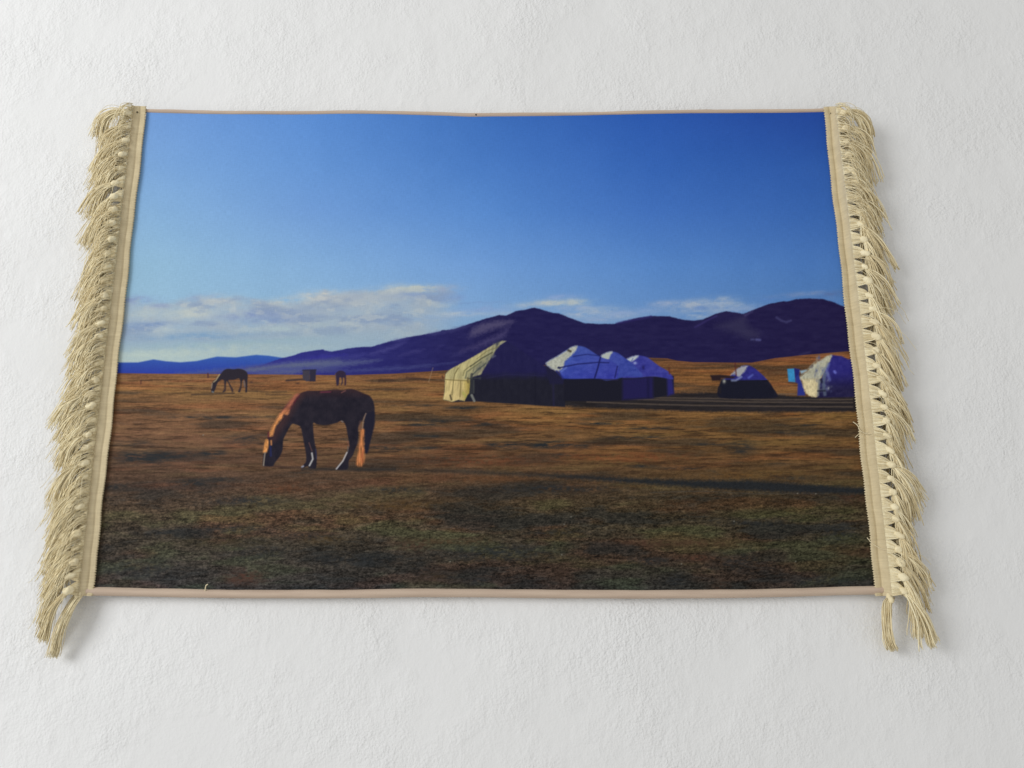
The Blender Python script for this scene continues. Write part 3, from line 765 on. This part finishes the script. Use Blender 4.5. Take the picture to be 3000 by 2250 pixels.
def band(side):
    rows = 196*5
    cols = [(-0.0, -0.0032), (0.0, -0.0006), (0.03, 0.0), (0.15, 0), (0.30, 0), (0.37, 0), (0.41, 0), (0.46, 0), (0.55, 0), (0.68, 0), (0.82, 0), (0.93, 0), (1.0, 0), (1.0, -0.0012), (0.8, -0.0016), (0.5, -0.0018)]
    co = np.zeros((rows, len(cols), 3))
    ts = np.linspace(0, 1, rows)
    for r, t in enumerate(ts):
        tooth = abs(((r/5.0) % 1.0)-0.5)*2          # 0..1 sawtooth edge
        jag = 0.6+0.4*random.random()
        wv = 0.0004*math.sin(t*60)+0.0005*math.sin(t*23+side)
        for c, (s, lf) in enumerate(cols):
            x, z, d = band_pt(side, s, t, lf)
            if c < 3:
                x += side*0.0024*(1-tooth)*jag
            if s >= 0.93:
                x += -side*0.0011*random.random()
            x += wv
            co[r, c] = P3(x, z, d)
    return link('fringe_band', grid_mesh(co[::-1], 'fringe_band', flip=(side > 0)), M_RIBBON, root)
for sd in (-1, 1):
    o = band(sd)
    o['label'] = 'ribbed cream ribbon with toothed inner edge, %s side' % ('left' if sd < 0 else 'right')

# --- knotted tassels
TONE = []
def tube(verts, faces, pts, rad, sides=4, taper=0.75):
    pts = np.asarray(pts, float)
    n = len(pts)
    tan = np.gradient(pts, axis=0)
    tan /= np.linalg.norm(tan, axis=1)[:, None]+1e-12
    ref = np.array([0.21, 0.93, 0.31])
    u = np.cross(tan, ref); u /= np.linalg.norm(u, axis=1)[:, None]+1e-12
    v = np.cross(tan, u)
    b = len(verts)
    TONE.extend([RNG.rand()]*(n*sides))
    for i in range(n):
        r = rad*(1-(1-taper)*i/(n-1))
        for k in range(sides):
            a = 2*math.pi*k/sides
            verts.append(pts[i]+r*(math.cos(a)*u[i]+math.sin(a)*v[i]))
    for i in range(n-1):
        for k in range(sides):
            k2 = (k+1) % sides
            faces.append((b+i*sides+k, b+i*sides+k2, b+(i+1)*sides+k2, b+(i+1)*sides+k))
    faces.append(tuple(b+k for k in range(sides))[::-1])
    faces.append(tuple(b+(n-1)*sides+k for k in range(sides)))

def set_tone(me):
    a = me.attributes.new('tone', 'FLOAT', 'POINT')
    a.data.foreach_set('value', np.array(TONE[:len(me.vertices)], np.float32))

def knot_mesh(center, direction, ln, rd, seed):
    """a wrapped over-hand knot: lumpy spiral-ridged bead"""
    rs = np.random.RandomState(seed)
    d = np.array(direction, float); d /= np.linalg.norm(d)
    ref = np.array([0.1, 1, 0.05]); u = np.cross(d, ref); u /= np.linalg.norm(u); v = np.cross(d, u)
    verts = []; faces = []
    nu, nv = 14, 9
    ph = rs.rand()*6
    for i in range(nv+1):
        th = math.pi*i/nv
        for k in range(nu):
            a = 2*math.pi*k/nu
            ridge = 1+0.13*math.sin(2*a+5.5*th+ph)+0.07*math.sin(5*a-3*th+ph)
            r = rd*math.sin(th)**0.8*ridge if 0 < i < nv else rd*0.25
            verts.append(np.array(center)+d*(-math.cos(th)*ln)+r*(math.cos(a)*u+math.sin(a)*v*0.9))
    for i in range(nv):
        for k in range(nu):
            k2 = (k+1) % nu
            faces.append((i*nu+k, i*nu+k2, (i+1)*nu+k2, (i+1)*nu+k))
    me = mesh_from(verts, faces, 'knot'); TONE[:] = [0.6]*len(verts); set_tone(me)
    return me

def strand_path(K, side, phi0, phi1, L, dstart, dend, bulge, rs, off, n=11, pw=0.7):
    x, z = K
    pts = []
    w1 = rs.uniform(-1, 1); w2 = rs.uniform(-1, 1); p1 = rs.rand()*6.28; p2 = rs.rand()*6.28
    st = L/(n-1)
    x += off[0]; z += off[1]
    for i in range(n):
        t = i/(n-1)
        d = dstart+(dend-dstart)*t+bulge*math.sin(math.pi*min(1, t*1.15))+0.0011*math.sin(7*t+p2)*t
        nx_ = (0.0016*w1*math.sin(7.5*t+p1)+0.0007*w2*math.sin(17*t+p2))*t**0.7; nz_ = (0.0012*w2*math.sin(9*t+p2)+0.0006*w1*math.sin(15*t+p1))*t**0.7
        pts.append(P3(x+nx_, z+nz_, d))
        phi = phi0+(phi1-phi0)*t**pw
        if phi0 < 2: phi = min(phi, 1.64)
        x += side*math.cos(phi)*st; z -= math.sin(phi)*st
    return pts

def tassel(side, t, idx, phi0, phi1, L, knot_off, strands=62, dk=None, label=None, spread=0.20, end_d=None, kpos=None, pw=0.7, under=0, over=0, yarn=0.00041, fat=0.0016, big=1.0, even=False):
    rs = np.random.RandomState(1000*(side+2)+idx)
    ex, ez, ed = band_pt(side, 1.0, min(t, 1.0))
    kd = ed + 0.0015 + rs.uniform(-0.001, 0.003) if dk is None else dk
    if kpos is None:
        kx = ex+side*knot_off*0.0254/57; kz = ez - 0.0022 + rs.uniform(-.0018, .0012)
    else:
        kx, kz = T(*kpos, kd)
    verts = []; faces = []; TONE.clear()
    pitch = 0.0172
    # header yarns running from the ribbon to the knot
    if kpos is None:
        for j in range(16):
            f = (j-7.5)/7.5
            z0 = ez + f*pitch*0.50
            sx = ex - side*0.0024
            a = np.array(P3(sx, z0, ed-0.0006+0.001*rs.rand()))
            c = np.array(P3(kx, kz+f*0.0028, kd+rs.uniform(-.001, .001)))
            q = []
            for u in np.linspace(0, 1, 6):
                p = a*(1-u)+c*u
                p[2] += (a[2]-c[2])*0.25*math.sin(math.pi*u)*u
                p[1] -= 0.0008*math.sin(math.pi*u)
                q.append(p)
            tube(verts, faces, q, 0.00080, 3, 1.0)
    ed2 = end_d if end_d is not None else rs.uniform(0.003, 0.012)
    tb = rs.uniform(-0.12, 0.12)
    nc = 5                                     # yarn plies hang together in clumps
    clump = rs.normal(0, 1, (nc, 3))
    for j in range(strands):
        c = clump[rs.randint(nc)]
        g1 = np.clip(0.75*c[0]+0.5*rs.normal(), -1.8, 1.8); g2 = np.clip(0.6*c[1]+0.6*rs.normal(), -2, 2)
        Lj = L*(1+0.05*c[2])*rs.uniform(0.86, 1.03) if not even else L*rs.uniform(0.95, 1.02)
        stray = rs.rand() < 0.06
        sp = spread*(2.0 if stray else 1.0)
        off = (side*rs.uniform(-0.001, 0.0015), 0.6*fat*c[0]+fat*0.7*rs.normal())
        if kpos is not None: off = (fat*rs.normal()*0.8, rs.uniform(-.001, .001))
        pts = strand_path((kx, kz), side, phi0+tb+g1*sp if kpos is not None else min(phi0+tb+g1*sp, 1.5), phi1+tb*0.6+g1*sp*0.55, Lj, kd+g2*0.0012, ed2+g2*0.0030, 0.004+0.003*rs.rand(), rs, off, pw=pw)
        tube(verts, faces, pts, yarn*rs.uniform(0.8, 1.2) if not stray else 0.00030, 4 if yarn > 0.0005 else 3, 0.85)
    for j in range(under):                     # yarns that slipped out of the knot and hang straight from the ribbon
        z0 = ez + rs.uniform(-0.55, 0.55)*pitch
        g1 = rs.normal()
        pts = strand_path((ex-side*0.002, z0), side, 0.25+0.3*rs.rand(), phi1+0.1*g1, L*rs.uniform(0.55, 0.95), ed-0.0005, 0.003+0.004*rs.rand(), 0.001+0.002*rs.rand(), rs, (0, 0), pw=0.55)
        tube(verts, faces, pts, 0.00058, 3, 0.7)
    for j in range(over):                      # fuzz combed over the knots
        z0 = ez + rs.uniform(-0.5, 0.7)*pitch
        pts = strand_path((ex-side*rs.uniform(-.001, .004), z0), side, rs.uniform(-.1, .5), phi1+0.2*rs.normal(), L*rs.uniform(0.35, 0.8), ed+0.001, kd+0.001, 0.0055+0.003*rs.rand(), rs, (0, 0), pw=0.6)
        tube(verts, faces, pts, 0.00040, 3, 0.7)
    tm = mesh_from(verts, faces, 'tassel'); set_tone(tm)
    o = link('tassel', tm, M_YARN, root)
    if label: o['label'] = label
    ka = phi0*0.55+0.15+rs.uniform(-.2, .2)
    dirv = (side*math.cos(ka), -0.25+rs.uniform(-.2, .2), -math.sin(ka))
    km = knot_mesh(P3(kx, kz, kd+0.0006), dirv, 0.0056*big*rs.uniform(0.85, 1.2), 0.0040*big*rs.uniform(0.85, 1.2), idx*7+side+3)
    link('knot', km, M_YARN, o)
    return o

NT_SIDE = 35
for sd in (-1, 1):
    for i in range(NT_SIDE):
        t = (i+0.45)/NT_SIDE
        rs = random.Random(i*13+sd)
        p0 = 0.66+rs.uniform(-.22, .22); p1 = 1.33+rs.uniform(-.16, .14)
        L = 0.061+rs.uniform(-.008, .006)
        pw = 0.7; ya = 0.00044; un = 18; ov = 15; bg_ = 1.05; sp = 0.26; ns = 76
        if sd > 0:
            un = 14 if i < 6 else rs.choice((0, 0, 0, 0, 1)); bg_ = 0.95; ov = 16 if i < 8 else rs.choice((0, 0, 1, 3))
            p0 += 0.28; p1 += 0.0; ya = 0.00066; ns = 44; L *= 1.04; sp = 0.30
        elif i in (5, 6): un = 1; ov = 2
        if i == 0: p0, p1, L, pw, sp, ns, un, ov = 0.02, 1.72, 0.058, 0.8, 0.34, 110 if sd < 0 else 64, 26, 24
        elif i == 1: p0, p1, L, sp, ns = 0.20, 1.62, 0.057, 0.30, 84 if sd < 0 else 54
        elif i == 2: p0, p1 = 0.42, 1.45
        ko = (14 if sd < 0 else 24)+rs.uniform(-4, 4)
        if i < 5: ko *= 0.6
        ev = i >= NT_SIDE-2
        if ev:
            L = 0.064 if sd < 0 else 0.070; sp = 0.15
            p0, p1 = (0.72, 1.27) if sd < 0 else (1.0, 1.33)
            un = ov = 0
        tassel(sd, t, i, p0, p1, L, ko, ns, pw=pw, under=un, over=ov, big=bg_, even=ev, spread=sp, yarn=ya)
# the loose bundles that hang free below the lower corners
tassel(-1, 1.0, 90, 1.18, 1.40, 0.073, 0, 80, dk=0.008, spread=0.035, end_d=0.003, kpos=(232, 1741), label='loose yarn bundle hanging below the lower left corner', fat=0.0030, even=True)
tassel(1, 1.0, 91, 2.35, 1.12, 0.061, 0, 80, dk=0.013, spread=0.05, end_d=0.004, kpos=(2607, 1752), label='loose yarn bundle hanging below the lower right corner', pw=0.42, fat=0.0032, even=True, yarn=0.00060)

# --- loose thread ends
def thread(pts, rad, label):
    v = []; f = []
    q = [P3(*T(px, py, d), d) for px, py, d in pts]
    # round the path a little
    q = np.array(q); fine = []
    m = len(q)
    for i in range((m-1)*5+1):
        t = i/5; k = min(int(t), m-2); u = t-k
        p0 = q[max(k-1, 0)]; p1 = q[k]; p2 = q[k+1]; p3 = q[min(k+2, m-1)]
        fine.append(0.5*((2*p1)+(-p0+p2)*u+(2*p0-5*p1+4*p2-p3)*u*u+(-p0+3*p1-3*p2+p3)*u**3))
    TONE.clear(); tube(v, f, fine, rad, 5, 0.8)
    lm = mesh_from(v, f, 'loose_thread'); set_tone(lm)
    o = link('loose_thread', lm, M_THREAD, root)
    o['label'] = label
thread([(601, 1732, .004), (602, 1722, .005), (604, 1715, .006), (609, 1712, .007)], 0.0008, 'short pale thread end standing on the lower binding')
thread([(2499, 1236, .006), (2512, 1246, .009), (2522, 1263, .012), (2545, 1272, .016), (2575, 1270, .021), (2600, 1280, .024)], 0.0006, 'pale loose yarn lying across the right ribbon')
thread([(2505, 1282, .006), (2516, 1272, .008), (2528, 1264, .012)], 0.0005, 'pale loose yarn end at the right ribbon edge')
thread([(2540, 1575, .006), (2556, 1592, .009), (2578, 1606, .014), (2600, 1612, .020)], 0.0005, 'thin pale thread across the lower right ribbon')

# --- stitches in the upper right corner of the ribbon
def bead(px, py, d, r, name, mat, parent, sx=1.0):
    x, z = T(px, py, d)
    v = []; f = []
    nu, nv = 10, 6
    c = np.array(P3(x, z, d))
    for i in range(nv+1):
        th = math.pi*i/nv
        for k in range(nu):
            a = 2*math.pi*k/nu
            v.append(c+np.array([r*sx*math.sin(th)*math.cos(a), -0.45*r*math.cos(th), r*math.sin(th)*math.sin(a)]))
    for i in range(nv):
        for k in range(nu):
            f.append((i*nu+k, i*nu+(k+1) % nu, (i+1)*nu+(k+1) % nu, (i+1)*nu+k))
    return link(name, mesh_from(v, f, name), mat, parent)
for px, py, sx in ((2453, 325, 1.6), (2461, 329.5, 1.2), (2451, 334, 1.3), (2457, 340, 1.6)):
    bead(px, py, 0.0215, 0.0010, 'stitch', M_STITCH, root, sx)

# ------------------------------------------------------------------ nails that carry the hanging
def nail(px, py, d, label):
    x, z = T(px, py, d)
    d += float(cloth_d(np.array(np.clip(x, 0, W)), np.array(z)))
    v = []; f = []
    n = 14
    rings = [(0.0007, -0.030), (0.0007, 0.0), (0.0011, 0.0), (0.0012, 0.0004), (0.0009, 0.0007), (0.0002, 0.0008)]
    for r, y in rings:
        for k in range(n):
            a = 2*math.pi*k/n
            v.append(P3(x+r*math.cos(a), z+r*math.sin(a), d+y))
    for i in range(len(rings)-1):
        for k in range(n):
            f.append((i*n+k, i*n+(k+1) % n, (i+1)*n+(k+1) % n, (i+1)*n+k))
    f.append(tuple((len(rings)-1)*n+k for k in range(n)))
    o = link('nail', mesh_from(v, f, 'nail'), M_NAIL)
    o['label'] = label; o['category'] = 'nail'; o['group'] = 'nails holding up the wall hanging'
nail(407.5, 335, 0.0040, 'small dark nail through the ribbon at the upper left corner')
nail(1394.5, 334.5, 0.0012, 'small dark nail in the middle of the upper binding')
nail(2430.5, 338, 0.0042, 'small dark nail through the ribbon at the upper right corner')
